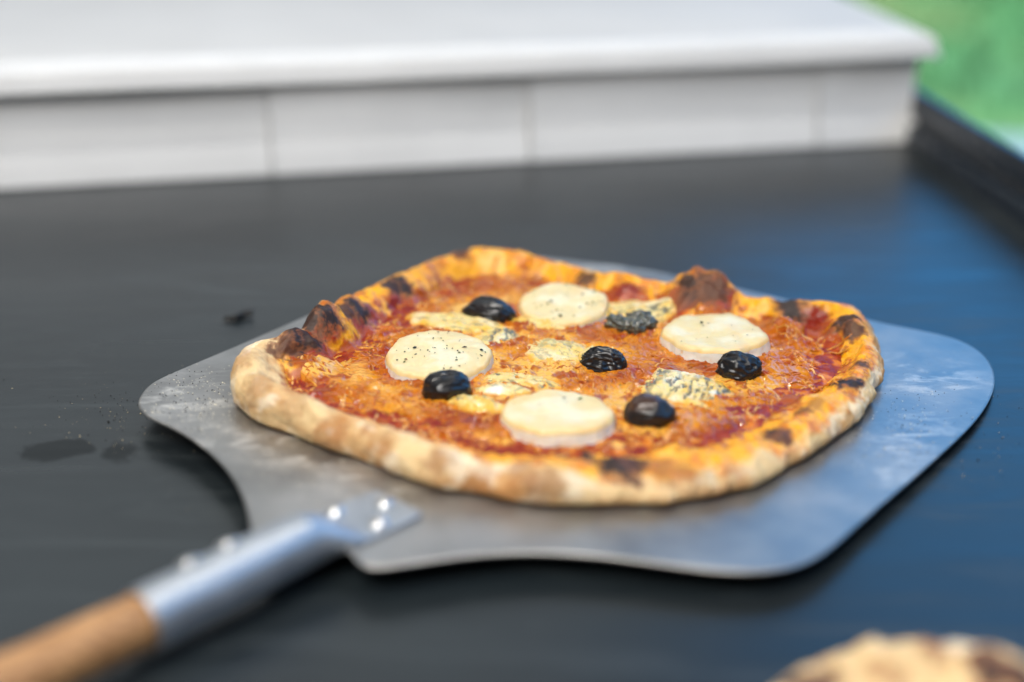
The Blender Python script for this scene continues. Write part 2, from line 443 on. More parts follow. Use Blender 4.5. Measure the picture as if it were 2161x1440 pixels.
# flour rubbed into the steel in streaks
vo = N(nt, 'ShaderNodeMapping'); vo.inputs['Rotation'].default_value = (0, 0, R_(-51.5)); vo.inputs['Scale'].default_value = (45, 110, 60)
nt.links.new(g.outputs['Position'], vo.inputs['Vector'])
fl = noise_n(nt, 1.0, 8, 0.72, vo.outputs['Vector'], 0.6)
fr = ramp(nt, fl.outputs['Fac'], [(0.46, 0.0), (0.62, 0.55), (0.80, 0.85)])
patch = None
for (px, py, sx, sy, rot) in ((1900, 950, 0.020, 0.055, -0.66), (1960, 800, 0.03, 0.035, 0.3), (400, 835, 0.035, 0.03, 0.9), (530, 935, 0.045, 0.018, -0.3), (680, 985, 0.035, 0.014, -0.4), (1300, 560, 0.06, 0.02, -0.45), (1600, 612, 0.05, 0.016, -0.5), (760, 1050, 0.03, 0.02, 0)):
    s_ = stain_mask(nt, at_blade(px, py), sx * 1.5, sy * 1.5, rot, 0.75, 60, 0.30)
    if patch is None: patch = s_
    else:
        mm = N(nt, 'ShaderNodeMath'); mm.operation = 'MAXIMUM'; nt.links.new(patch, mm.inputs[0]); nt.links.new(s_, mm.inputs[1]); patch = mm.outputs['Value']
ml = N(nt, 'ShaderNodeMath'); ml.operation = 'MULTIPLY'; nt.links.new(fr.outputs['Color'], ml.inputs[0]); nt.links.new(patch, ml.inputs[1])
fm = N(nt, 'ShaderNodeMath'); fm.operation = 'MAXIMUM'; nt.links.new(ml.outputs['Value'], fm.inputs[0]); fm.inputs[1].default_value = 0.07; ml = fm
mixc = N(nt, 'ShaderNodeMix'); mixc.data_type = 'RGBA'; nt.links.new(ml.outputs['Value'], mixc.inputs['Factor'])
nt.links.new(cr.outputs['Color'], mixc.inputs['A']); mixc.inputs['B'].default_value = (0.80, 0.78, 0.73, 1)
nt.links.new(mixc.outputs['Result'], b.inputs['Base Color'])
im = N(nt, 'ShaderNodeMath'); im.operation = 'SUBTRACT'; im.inputs[0].default_value = 1.0; nt.links.new(ml.outputs['Value'], im.inputs[1])
nt.links.new(im.outputs['Value'], b.inputs['Metallic'])

me = bpy.data.meshes.new('blade')
bmesh.ops.translate(bm, verts=bm.verts, vec=-peel.location)
bmesh.ops.recalc_face_normals(bm, faces=bm.faces)
bm.to_mesh(me); bm.free(); me.materials.append(ms)
blade = bpy.data.objects.new('blade', me); COL.objects.link(blade); blade.parent = peel

# socket: round tube at the handle end, pressed flat into a tongue at the blade end
ma = plain('socket_steel', (0.50, 0.53, 0.57), 0.54, 1.0, scale=70, var=0.08, bump=0.0001)
axis3 = hp1 - hp0; LEN = np.linalg.norm(axis3[:2]); ax2 = axis3[:2] / LEN; sd2 = np.array([ax2[1], -ax2[0]])   # to the right of the axis
f_tube = 0.70
NS, NC = 90, 48
V = []
for i in range(NS):
    t = i / (NS - 1)
    k = float(sstep(f_tube - 0.12, f_tube + 0.08, t))
    rad = 0.0108 - 0.0012 * t
    a = rad * (1 - k) + 0.0135 * k; bb = rad * (1 - k) + 0.0008 * k
    zc0 = 0.0135 + (0.0155 - 0.0135) * t
    p = hp0[:2] + ax2 * LEN * t
    zb = float(blade_z(p[0], p[1])) + TH
    zc = zc0 * (1 - k) + (zb + 0.0011) * k
    if t > 0.97: a *= 1 - 0.08 * (t - 0.97) / 0.03
    for j in range(NC):
        th = 2 * math.pi * j / NC
        e = 1 - 0.55 * k
        ca, sa = math.cos(th), math.sin(th)
        x = a * math.copysign(abs(ca) ** e, ca); z = bb * math.copysign(abs(sa) ** e, sa)
        q = p + sd2 * x; V.append((q[0], q[1], zc + z))
F = [tuple(f) for f in grid_faces(NS, NC, False)]
F = []
for i in range(NS - 1):
    for j in range(NC): F.append((i * NC + j, i * NC + (j + 1) % NC, (i + 1) * NC + (j + 1) % NC, (i + 1) * NC + j))
F.append(tuple((NS - 1) * NC + j for j in range(NC)))
# wall thickness at the open end
base = len(V)
for rr_, tt in ((0.0092, 0.0), (0.0092, 0.05)):
    p = hp0[:2] + ax2 * LEN * tt
    for j in range(NC):
        th = 2 * math.pi * j / NC; q = p + sd2 * rr_ * math.cos(th); V.append((q[0], q[1], 0.0135 + rr_ * math.sin(th)))
for j in range(NC):
    j2 = (j + 1) % NC
    F.append((j, base + j, base + j2, j2)); F.append((base + j, base + NC + j, base + NC + j2, base + j2))
m = MB(); m.add(V, F); socket = m.build('socket', ma, peel)

def dome(c, nrm_, r, h):
    nrm_ = Vector(nrm_).normalized(); t1 = nrm_.orthogonal().normalized(); t2 = nrm_.cross(t1)
    V = []; K, Rr = 24, 7
    for i in range(Rr):
        a = (math.pi / 2) * i / Rr
        for j in range(K):
            th = 2 * math.pi * j / K
            V.append(np.array(Vector(c) + (t1 * math.cos(th) + t2 * math.sin(th)) * r * math.cos(a) + nrm_ * (h * math.sin(a) - 0.0002)))
    V.append(np.array(Vector(c) + nrm_ * (h - 0.0002)))
    F = [(i * K + j, i * K + (j + 1) % K, (i + 1) * K + (j + 1) % K, (i + 1) * K + j) for i in range(Rr - 1) for j in range(K)]
    F += [((Rr - 1) * K + j, (Rr - 1) * K + (j + 1) % K, Rr * K) for j in range(K)]
    return V, F
mrv = plain('rivet_metal', (0.74, 0.74, 0.74), 0.36, 1.0, scale=200)
for px, py in ((708, 1076), (812, 1058), (800, 1100)):
    p = at_blade(px, py, 0.003); p[2] = float(blade_z(p[0], p[1])) + TH + 0.0022
    m = MB(); m.add(*dome(p, (0, 0, 1), 0.0038, 0.0022)); m.build('rivet', mrv, socket)
for t in (0.20, 0.34):
    p = hp0[:2] + ax2 * LEN * t; ang = R_(118); rad = 0.0108 - 0.0012 * t
    zc = 0.0135 + 0.002 * t
    nv = (*(sd2 * math.cos(ang)), math.sin(ang))
    q = p + sd2 * rad * math.cos(ang)
    m = MB(); m.add(*dome((q[0], q[1], zc + rad * math.sin(ang)), nv, 0.0042, 0.0018)); m.build('rivet', mrv, socket)
# wooden handle
mw, nt, b = nodes_of('handle_wood')
g = N(nt, 'ShaderNodeNewGeometry'); g.name = 'geo_pos'
mpv = N(nt, 'ShaderNodeMapping'); mpv.inputs['Rotation'].default_value = (0, 0, -math.atan2(ax2[1], ax2[0])); mpv.inputs['Scale'].default_value = (25, 320, 320)
nt.links.new(g.outputs['Position'], mpv.inputs['Vector'])
wn = noise_n(nt, 1.0, 5, 0.6, mpv.outputs['Vector'], 0.5); wb = noise_n(nt, 45, 4)
c1 = ramp(nt, wn.outputs['Fac'], [(0.3, (0.20, 0.09, 0.034)), (0.55, (0.42, 0.215, 0.085)), (0.75, (0.58, 0.34, 0.16))])
nt.links.new(c1.outputs['Color'], b.inputs['Base Color']); b.inputs['Roughness'].default_value = 0.5
bump(nt, b, wn.outputs['Fac'], 0.3, 0.0003)
V = []; NS2 = 60
for i in range(NS2):
    t = 0.04 - (0.42 / LEN) * i / (NS2 - 1)
    p = hp0[:2] + ax2 * LEN * t
    d = max(0.0, -t * LEN)
    rad = 0.0090 + 0.0004 * min(1, d / 0.004) + 0.0026 * float(sstep(0.03, 0.25, d))
    for j in range(40):
        th = 2 * math.pi * j / 40; q = p + sd2 * rad * math.cos(th)
        V.append((q[0], q[1], 0.0135 + 0.02 * d + rad * math.sin(th)))
F = [(i * 40 + j, (i + 1) * 40 + j, (i + 1) * 40 + (j + 1) % 40, i * 40 + (j + 1) % 40) for i in range(NS2 - 1) for j in range(40)]
F += [tuple(range(40)), tuple((NS2 - 1) * 40 + j for j in range(40))[::-1]]
m = MB(); m.add(V, F); m.build('handle', mw, peel)

# ------------------------------------------------------------------ pizza
CREAM, TAN, BROWN, CHAR = np.array((0.74, 0.53, 0.27)), np.array((0.50, 0.225, 0.062)), np.array((0.20, 0.065, 0.020)), np.array((0.022, 0.009, 0.006))
OIL, OIL2, SAUCE, SAUCE2 = np.array((0.86, 0.40, 0.008)), np.array((0.74, 0.24, 0.005)), np.array((0.21, 0.013, 0.003)), np.array((0.37, 0.052, 0.005))
M_CRUST = food_mat('baked_crust', 700, 0.0005, 0.12, grain=0.10)
M_SAUCE = food_mat('tomato_sauce', 450, 0.00025, 0.10, grain=0.10, coat=0.0, spec=0.3)
M_CHEESE = food_mat('melted_cheese', 450, 0.00012, 0.12, grain=0.06, coat=0.1, spec=0.45)
M_SHRED = food_mat('cheese_shred', 900, 0.00005, 0.20, grain=0.05, rough=0.18, coat=0.25, spec=0.45)
M_GOAT = food_mat('goat_cheese', 500, 0.00035, 0.28, (0.0025, 0.0016, 0.0010), grain=0.03, rough=0.42, bump_str=0.5)
M_BLUE = food_mat('blue_cheese', 500, 0.00025, 0.30, grain=0.05, coat=0.3, rough=0.32)
M_OLIVE = food_mat('olive_skin', 500, 0.00012, 0.0, grain=0.15, coat=0.10, rough=0.31)
M_HERB = food_mat('dried_herb', 900, 0.0001, 0.0, grain=0.2, rough=0.7)

class Pizza:
    """one pizza: outline R(theta), rim width and height, heightfield of the topping"""
    def __init__(s, C, base, Rt, wt, ht, bubbles, seed):
        s.C, s.base, s.Rt, s.wt, s.ht, s.bub, s.seed = np.array(C[:2]), base, Rt, wt, ht, bubbles, seed
    def tab(s, arr, th):
        n = len(arr); x = (np.asarray(th) % (2 * np.pi)) / (2 * np.pi) * n
        i = np.floor(x).astype(int); f = x - i
        return arr[i % n] * (1 - f) + arr[(i + 1) % n] * f
    def polar(s, x, y):
        dx, dy = x - s.C[0], y - s.C[1]
        return np.hypot(dx, dy), np.arctan2(dy, dx)
    def bump(s, x, y):
        z = np.zeros_like(np.asarray(x, float))
        for bx, by, r, a in s.bub: z = z + a * np.exp(-(((x - bx) ** 2 + (y - by) ** 2) / r ** 2) ** 2.0) * (1 + 0.22 * fbm(x * 130, y * 130, s.seed, 2))
        return z
    def sauce(s, x, y):
        k = s.seed
        return 0.0066 + 0.0007 * fbm(x * 70, y * 70, k, 3) + 0.00045 * fbm(x * 330, y * 330, k + 3, 2) + 0.6 * s.bump(x, y)
    def mask(s, x, y):
        r, th = s.polar(x, y); d = s.tab(s.Rt, th) - r; wd = s.tab(s.wt, th)
        m = (d - wd - 0.0045) / 0.010 + 1.7 * fbm(x * 52, y * 52, s.seed + 9, 3)
        return sstep(-0.6, 1.3, m)
    def cheese(s, x, y):
        k = s.seed
        wx = x + 0.004 * perlin(x * 110, y * 110, k + 1.5); wy = y + 0.004 * perlin(x * 110 + 31, y * 110, k + 2.5)
        rid = 1 - np.abs(perlin(wx * 190, wy * 190, k + 5)) * 2.2
        rid2 = 1 - np.abs(perlin(wx * 430 + 9, wy * 430, k + 8)) * 2.2
        m = s.mask(x, y)
        pool = sstep(-0.25, 0.35, fbm(x * 48, y * 48, k + 16, 2))
        h = 0.0007 + 0.0009 * fbm(x * 45, y * 45, k + 6, 2) + (0.0013 * rid + 0.00045 * rid2) * (0.25 + 0.75 * pool)
        return s.sauce(x, y) - 0.0016 * (1 - m) + h * m
    def top(s, x, y):
        return np.maximum(s.sauce(x, y), s.cheese(x, y)) + s.base(x, y)

def make_pizza(P, root, nth, spots, sauce_spots, oil_off, shreds, nrad, pale=(), toast=1.0):
    rs = np.random.RandomState(P.seed)
    C = P.C
    # ---- crust: cross-section swept round the outline
    th = np.arange(nth) * 2 * np.pi / nth
    Rt, wt, ht = P.tab(P.Rt, th), P.tab(P.wt, th), P.tab(P.ht, th)
    ctrl = [(1.0, 0.030, 0, 0.0030), (1.0, 0.006, 0, 0.0050), (1.0, 0, 0, 0.0058), (0.84, 0, 0.46, 0.002), (0.66, 0, 0.80, 0), (0.45, 0, 1.0, 0), (0.22, 0, 0.93, 0), (0.06, 0, 0.68, 0), (0.0, 0, 0.40, 0), (0.035, 0, 0.18, 0), (0.13, 0, 0.055, 0), (0.30, 0, 0.01, 0), (0.55, 0, 0, 0), (1.0, 0.03, 0, 0)]
    ctrl = np.array(ctrl)
    per = [2, 3, 8, 10, 9, 9, 9, 8, 7, 5, 4, 3, 2]
    Pf = []
    for i in range(len(ctrl) - 1):
        p0, p1, p2, p3 = ctrl[max(i - 1, 0)], ctrl[i], ctrl[i + 1], ctrl[min(i + 2, len(ctrl) - 1)]
        for j in range(per[i]):
            t = j / per[i]
            Pf.append(0.5 * ((2 * p1) + (-p0 + p2) * t + (2 * p0 - 5 * p1 + 4 * p2 - p3) * t * t + (-p0 + 3 * p1 - 3 * p2 + p3) * t ** 3))
    Pf.append(ctrl[-1]); Pf = np.array(Pf); K = len(Pf)
    kmax = int(np.argmin(np.where(np.arange(K) > 20, Pf[:, 0], 9)))
    d = Pf[None, :, 0] * wt[:, None] + Pf[None, :, 1]
    z = Pf[None, :, 2] * ht[:, None] + Pf[None, :, 3]
    r = Rt[:, None] - d
    nr_ = np.gradient(z, axis=1); nz_ = -np.gradient(r, axis=1); L_ = np.hypot(nr_, nz_) + 1e-9
    nr_, nz_ = -nr_ / L_, -nz_ / L_                       # profile normal
    sg = np.sign(nz_[:, K // 2 - 12: K // 2 - 8].mean()) or 1
    # orientation: on top the normal must point up
    top_i = int(np.argmax(Pf[:, 2])); sg = 1 if nz_[0, top_i] > 0 else -1
    nr_, nz_ = nr_ * sg, nz_ * sg
    x0 = C[0] + r * np.cos(th)[:, None]; y0_ = C[1] + r * np.sin(th)[:, None]
    amp = sstep(0.0002, 0.004, z)
    k = P.seed
    dis = 0.0024 * fbm(x0 * 40, y0_ * 40, z * 40 + k, 2) + 0.0010 * fbm(x0 * 120, y0_ * 120, z * 120 + k, 3) + 0.00028 * fbm(x0 * 600, y0_ * 600, z * 600, 2)
    dis = dis * amp
    x = x0 + nr_ * dis * np.cos(th)[:, None]; y = y0_ + nr_ * dis * np.sin(th)[:, None]; zz = z + nz_ * dis
    upper = (np.arange(K) <= kmax)[None, :] * 1.0
    bz = P.bump(x, y)
    zz = zz + bz * upper * np.clip(0.55 + nz_, 0, 1)
    # colours
    idx = np.arange(K)[None, :] + 0 * x
    nA = fbm(x * 60, y * 60, zz * 60 + k + 2, 3); nB = fbm(x * 180, y * 180, zz * 180 + k, 3); nC = fbm(x * 28, y * 28, zz * 28 + k + 11, 2); nD = fbm(x * 230, y * 230, zz * 230 + k + 3, 4, 0.65)
    col = lerp(CREAM, TAN, toast * 0.95 * sstep(-0.30, 0.65, nC + 0.30 * nB + 0.2 * nA))
    low = sstep(0.62, 0.10, zz / ht[:, None] + 0.2 * nC) * (idx > top_i)
    col = lerp(col, TAN * 0.8, 0.75 * low * sstep(-0.6, 0.4, nA))
    col = lerp(col, BROWN * 1.5, 0.55 * sstep(0.42, 0.80, nA + 0.15 * nB))
    col = lerp(col, np.array((0.82, 0.72, 0.55)), 0.6 * sstep(0.05, 0.55, fbm(x * 70, y * 70, zz * 70 + k + 31, 4, 0.65)) * (idx > top_i))
    off = P.tab(oil_off, th)[:, None]
    dn = (d + 0.004 * nA + 0.002 * nB) / wt[:, None]       # 1 at inner toe, .45 at crest
    oil = sstep(off - 0.07, off + 0.10, dn) * (idx < kmax)
    oc = lerp(OIL, OIL2, sstep(-0.1, 0.6, nB + 0.4 * nA))
    oc = lerp(oc, CREAM * np.array((1.05, 0.90, 0.45)), 0.5 * sstep(0.30, 0.8, -nA))
    oc = lerp(oc, np.array((0.40, 0.095, 0.008)), 0.75 * sstep(0.12, 0.60, nD * 0.7 + nA * 0.6))
    col = lerp(col, oc, oil)
    red = sstep(0.80, 1.00, dn + 0.16 * nB) * (idx < top_i)
    col = lerp(col, SAUCE2 * 0.85, red * 0.9)
    rough = 0.62 - 0.30 * oil - 0.1 * red
    zw = zz + P.base(x, y)
    def on_crust(px, py):
        """the point of the crust seen at that spot of the photograph"""
        dy, dz = y, zw - CAMH
        dep = dy * _cp - dz * _sp; sx_ = 1080.5 + FPX * x / dep; sy_ = 720 - FPX * (dy * _sp + dz * _cp) / dep
        e = np.where((idx <= kmax + 6) & (idx >= 9), np.hypot(sx_ - px, sy_ - py), 1e9)
        i = np.argmin(np.where(e < max(7, e.min() + 1), dep, 9)); return x.flat[i], y.flat[i], zw.flat[i]
    for (px_, py_, rad) in sauce_spots:
        sx, sy, sz = on_crust(px_, py_)
        q = np.sqrt((x - sx) ** 2 + (y - sy) ** 2 + (zw - sz) ** 2) / rad + 0.35 * nB
        mk = sstep(1.1, 0.55, q); col = lerp(col, lerp(SAUCE, SAUCE2, sstep(-0.2, 0.5, nB)), mk); rough = rough * (1 - mk) + 0.28 * mk
    for (px_, py_, rad, st) in spots:
        sx, sy, sz = on_crust(px_, py_)
        q = np.sqrt((x - sx) ** 2 + (y - sy) ** 2 + 0.6 * (zw - sz) ** 2) / (rad * 0.95) + 0.50 * nD + 0.25 * nA
        b1 = sstep(1.25, 0.85, q) if st > 0.5 else sstep(1.5, 0.4, q); b2 = sstep(0.92, 0.66, q)
        col = lerp(col, BROWN if st > 0.5 else np.array((0.30, 0.115, 0.030)), b1 * min(1, st * 1.7) * 0.85); col = lerp(col, CHAR + 0.012 * sstep(0, 0.6, nD)[..., None], b2 * min(1.0, max(0, st - 0.45) * 2.0))
        rough = rough * (1 - b1) + 0.6 * b1
    und = sstep(0.0006, -0.0005, z) * 1.0
    V = np.stack([x, y, zw], -1)
    Fq = grid_faces(nth, K)
    Fl = Fq[:, ::-1] if sg > 0 else Fq
    # close the underside and the hidden middle
    cb = np.array([[C[0], C[1], P.base(*C) + 0.0001], [C[0], C[1], P.base(*C) + 0.0030]])
    Vall = np.concatenate([V.reshape(-1, 3), cb]); nV = nth * K
    F = np.concatenate([Fl, np.stack([np.arange(nth) * K + K - 1, ((np.arange(nth) + 1) % nth) * K + K - 1, np.full(nth, nV), np.full(nth, nV)], -1)[:0]])
    call = np.concatenate([col.reshape(-1, 3), [TAN, TAN]]); rall = np.concatenate([rough.ravel(), [0.6, 0.6]])
    mesh_obj('crust', Vall, F, M_CRUST, root, call, rall)
    # ---- sauce and melted cheese: heightfields that dive under the rim
    u = np.linspace(0, 1, nrad) ** 0.8
    nt2 = int(nth * 0.9); t2 = np.arange(nt2) * 2 * np.pi / nt2
    Ro = P.tab(P.Rt, t2) - 0.55 * P.tab(P.wt, t2)
    rr2 = Ro[:, None] * u[None, :]
    X = C[0] + rr2 * np.cos(t2)[:, None]; Y = C[1] + rr2 * np.sin(t2)[:, None]
    B = P.base(X, Y); zs = P.sauce(X, Y)
    edge = sstep(0.0, 0.012, Ro[:, None] - rr2)
    n1 = fbm(X * 120, Y * 120, k + 4, 3); n2 = fbm(X * 420, Y * 420, k + 7, 2)
    cs = lerp(SAUCE, SAUCE2, sstep(-0.3, 0.6, n1 + 0.4 * n2))
    cs = lerp(cs, OIL2, 0.7 * sstep(0.25, 0.7, n1))
    F2 = grid_faces(nt2, nrad)[:, ::-1]
    zs_ = zs - 0.0035 * (1 - edge)
    mesh_obj('tomato_sauce', np.stack([X, Y, zs_ + B], -1), F2, M_SAUCE, root, cs.reshape(-1, 3), 0.36 + 0.12 * sstep(-.4, .4, n2))
    zc = P.cheese(X, Y) - 0.004 * (1 - edge)
    m = P.mask(X, Y)
    n3 = fbm(X * 30, Y * 30, k + 21, 3)
    for (qx, qy, qr, qa) in pale: n3 = n3 + qa * np.exp(-((X - qx) ** 2 + (Y - qy) ** 2) / qr ** 2)
    A1, A2, A3 = np.array((0.43, 0.105, 0.004)), np.array((0.62, 0.24, 0.011)), np.array((0.78, 0.46, 0.10))
    cc = lerp(A1, A2, sstep(-0.35, 0.45, n1 * 0.6 + n3))
    cc = lerp(cc, A3, 0.8 * sstep(0.15, 0.65, n3 + 0.15 * n2))
    cc = lerp(cc, np.array((0.25, 0.036, 0.003)), 0.95 * sstep(0.0, 0.6, -n3 + 0.6 * n1 - 0.02))
    cc = lerp(cc, np.array((0.29, 0.034, 0.003)), 0.85 * sstep(0.16, 0.50, fbm(X * 85, Y * 85, k + 51, 3)))
    cc = lerp(cc, SAUCE2, 0.6 * sstep(0.65, 0.25, m))
    mesh_obj('melted_cheese', np.stack([X, Y, zc + B], -1), F2, M_CHEESE, root, cc.reshape(-1, 3), 0.06 + 0.10 * sstep(-.3, .5, n2 + n3 * 0.4))
    # ---- grated cheese strands lying on top
    if shreds:
        nseg, ns = 10, 4
        a = rs.rand(shreds) * 2 * np.pi; rmax = P.tab(P.Rt, a) - P.tab(P.wt, a) * 1.02
        q = np.sqrt(rs.rand(shreds)) * rmax; q = np.where(rs.rand(shreds) < 0.42, rmax - np.abs(rs.randn(shreds)) * 0.014, q)
        px = C[0] + q * np.cos(a); py = C[1] + q * np.sin(a)
        dirn = rs.rand(shreds) * 2 * np.pi; Ls = rs.uniform(0.006, 0.018, shreds); curv = rs.randn(shreds) * 190; rad = rs.uniform(0.00035, 0.00065, shreds)
        mixw = rs.rand(shreds); pts = []; cx, cy, an = px.copy(), py.copy(), dirn.copy()
        for i in range(nseg):
            pts.append((cx.copy(), cy.copy(), an.copy())); st = Ls / (nseg - 1)
            cx += np.cos(an) * st; cy += np.sin(an) * st; an = an + curv * st * (np.cos(i * (0.4 + 1.1 * mixw) + 6 * mixw))
        sv = np.zeros((shreds, nseg, ns, 3))
        for i, (cx, cy, an) in enumerate(pts):
            rr3, tt3 = P.polar(cx, cy); dd = P.tab(P.Rt, tt3) - rr3; ww = P.tab(P.wt, tt3); hh = P.tab(P.ht, tt3)
            rise = np.clip((ww * 0.95 - dd) / ww, 0, 0.3) * hh * 1.5
            zt = P.top(cx, cy) + rad * (-0.35 + 0.75 * np.sin(i * 1.3 + a * 7)) + rise
            tap = 0.55 if i in (0, nseg - 1) else 1.0
            for j in range(ns):
                ph = 2 * np.pi * j / ns + 0.4
                sv[:, i, j, 0] = cx - np.sin(an) * rad * tap * np.cos(ph) * 1.2; sv[:, i, j, 1] = cy + np.cos(an) * rad * tap * np.cos(ph) * 1.2
                sv[:, i, j, 2] = zt + rad * tap * np.sin(ph)
        ff = []
        for i in range(nseg - 1):
            for j in range(ns):
                ff.append((i * ns + j, i * ns + (j + 1) % ns, (i + 1) * ns + (j + 1) % ns, (i + 1) * ns + j))
        ff += [(3, 2, 1, 0), tuple((nseg - 1) * ns + j for j in range(4))]
        ff = np.array(ff)
        FF = (ff[None] + (np.arange(shreds) * nseg * ns)[:, None, None]).reshape(-1, 4)
        S1_, S2_, S3_ = np.array((0.70, 0.30, 0.045)), np.array((0.50, 0.14, 0.010)), np.array((0.80, 0.42, 0.14))
        mixr = rs.rand(shreds); mc_ = P.mask(px, py)
        mixr = mixr + 0.35 * (0.5 - mc_)
        c = np.where(mixr[:, None] < 0.5, S2_, np.where(mixr[:, None] < 0.85, S1_, S3_)) * rs.uniform(0.8, 1.05, (shreds, 1))
        so = mesh_obj('grated_cheese', sv.reshape(-1, 3), FF, M_SHRED, root, np.repeat(c, nseg * ns, 0)); so['kind'] = 'stuff'

BT = lambda x, y: blade_z(x, y) + TH + 0.0003
PC = at_blade(1180, 795, 0.0)
NT = 720
def at_p(px, py, h):
    z = 0.01
    for _ in range(6):
        p = at(px, py, z); z = float(BT(p[0], p[1])) + h
    return at(px, py, z)
# rim height along the outline (photo position, height above the blade, lies in front?)
outl = [(490, 800, .006), (497, 850, .004), (530, 880, .003), (590, 905, .003), (640, 925, .003), (700, 945, .003), (760, 965, .003), (850, 1000, .003), (900, 1018, .003), (945, 1030, .003), (962, 1027, .003), (1000, 1038, .003), (1060, 1048, .003), (1130, 1058, .003), (1220, 1064, .003), (1300, 1063, .003), (1420, 1057, .003), (1500, 1042, .003), (1600, 1014, .003), (1690, 970, .003), (1770, 915, .003), (1825, 860, .004), (1850, 810, .005), (1860, 770, .006), (1853, 725, .008),
        (1835, 690, .011), (1800, 655, .013), (1745, 640, .013), (1660, 640, .013), (1590, 634, .011), (1530, 625, .011), (1440, 606, .011), (1340, 592, .011), (1255, 572, .013), (1180, 550, .014), (1100, 531, .015), (1000, 522, .015), (930, 538, .015), (860, 572, .015), (790, 603, .014), (720, 640, .014), (650, 690, .014), (575, 725, .015), (520, 738, .014), (497, 765, .010)]
pp = np.array([at_p(x, y, h) for x, y, h in outl])
ang = np.arctan2(pp[:, 1] - PC[1], pp[:, 0] - PC[0]); rr0 = np.hypot(pp[:, 0] - PC[0], pp[:, 1] - PC[1])
rr0 = rr0 + np.array([0.003 if h > .0105 else 0.0005 for _, _, h in outl])
o = np.argsort(ang); tt = np.arange(NT) * 2 * np.pi / NT
RT = np.interp(tt, np.concatenate([ang[o] - 2 * np.pi, ang[o], ang[o] + 2 * np.pi]) , np.tile(rr0[o], 3))
for _ in range(14): RT = 0.25 * np.roll(RT, 1) + 0.5 * RT + 0.25 * np.roll(RT, -1)
RT = RT + 0.0011 * fbm(np.cos(tt) * 9, np.sin(tt) * 9, 3.0, 2)
def ring_table(items):
    """items: (px, py, value) placed round the rim"""
    q = np.array([at_p(x, y, 0.008) for x, y, _ in items]); v = np.array([i[2] for i in items])
    a = np.arctan2(q[:, 1] - PC[1], q[:, 0] - PC[0]); o = np.argsort(a)
    t = np.interp(tt, np.concatenate([a[o] - 2 * np.pi, a[o], a[o] + 2 * np.pi]), np.tile(v[o], 3))
    for _ in range(40): t = 0.25 * np.roll(t, 1) + 0.5 * t + 0.25 * np.roll(t, -1)
    return t
HT = ring_table([(490, 800, .0175), (580, 890, .0165), (700, 945, .0150), (850, 1000, .0140), (1000, 1035, .0135), (1250, 1062, .0118), (1450, 1050, .0112), (1650, 990, .0105), (1800, 880, .0115), (1855, 770, .0135), (1780, 650, .0155), (1640, 640, .014), (1440, 606, .013), (1250, 572, .014), (1100, 531, .0165), (950, 530, .0165), (800, 600, .0155), (690, 660, .0165), (560, 730, .0180)])
WT = ring_table([(490, 800, .024), (580, 890, .024), (700, 945, .023), (850, 1000, .024), (1000, 1035, .029), (1250, 1062, .036), (1450, 1050, .036), (1650, 990, .030), (1800, 880, .026), (1855, 770, .020), (1780, 650, .022), (1640, 640, .022), (1440, 606, .022), (1250, 572, .021), (1100, 531, .021), (950, 530, .021), (800, 600, .021), (690, 660, .023), (560, 730, .026)])
HT = HT * (1 + 0.10 * fbm(np.cos(tt) * 7, np.sin(tt) * 7, 8.0, 2))
OILT = ring_table([(490, 800, .85), (580, 890, .80), (700, 945, .56), (850, 1000, .54), (1000, 1035, .34), (1250, 1062, .17), (1450, 1050, .15), (1650, 990, .13), (1800, 880, .15), (1855, 770, .18), (1780, 650, .24), (1640, 640, .24), (1440, 606, .30), (1250, 572, .34), (1100, 531, .28), (950, 530, .22), (800, 600, .22), (690, 660, .25), (560, 730, .45)])
bub = []
for px, py, h, r, a in ((1472, 634, .012, .0180, .0125), (1662, 672, .014, .0095, .0085), (1778, 690, .014, .009, .006), (690, 692, .014, .0110, .0070), (645, 742, .014, .0115, .0060), (750, 662, .014, .0100, .0052), (800, 640, .012, .010, .003), (845, 605, .015, .012, .003), (1228, 590, .013, .010, .002), (1310, 605, .011, .011, .003), (1150, 1000, .014, .014, .002), (1320, 975, .012, .013, .002)):
    q = at_p(px, py, h); bub.append((q[0], q[1], r, a))
def spot(px, py, h, rad, st): return (px, py, rad, st)
spots = [spot(*a) for a in ((850, 597, .019, .0070, 1.0), (828, 600, .018, .0055, .9), (975, 528, .018, .005, .8), (755, 640, .019, .008, .95), (735, 650, .018, .006, .8), (688, 652, .022, .010, 1.0), (655, 668, .020, .006, .9), (632, 706, .022, .0095, .95), (600, 720, .020, .007, .7), (665, 712, .020, .006, .9), (1230, 582, .016, .0055, .8), (1470, 600, .024, .0125, .85), (1448, 592, .024, .006, .9), (1505, 605, .022, .007, .7), (1665, 648, .020, .0075, .95), (1775, 672, .019, .008, .9), (1800, 688, .017, .006, .8), (1815, 760, .015, .0055, .8), (1790, 798, .014, .0070, 1.0), (1640, 908, .010, .0065, .9), (1655, 915, .010, .005, .7), (1690, 860, .009, .004, .6), (1720, 845, .008, .004, .5), (1215, 958, .013, .0070, .95), (1240, 962, .013, .0045, .8), (1312, 970, .015, .0092, 1.0), (1345, 974, .014, .006, .8), (1400, 985, .013, .0065, .48), (1440, 992, .012, .005, .45), (1152, 1015, .008, .0075, .49), (920, 965, .011, .0065, .48), (690, 905, .010, .0075, .42), (545, 800, .012, .0090, .40), (505, 755, .017, .0080, .36), (1100, 985, .012, .0065, .42), (620, 840, .016, .008, .3), (800, 930, .016, .007, .32), (1000, 1005, .01, .006, .35), (1560, 1000, .01, .006, .3), (1480, 1035, .01, .007, .3))]
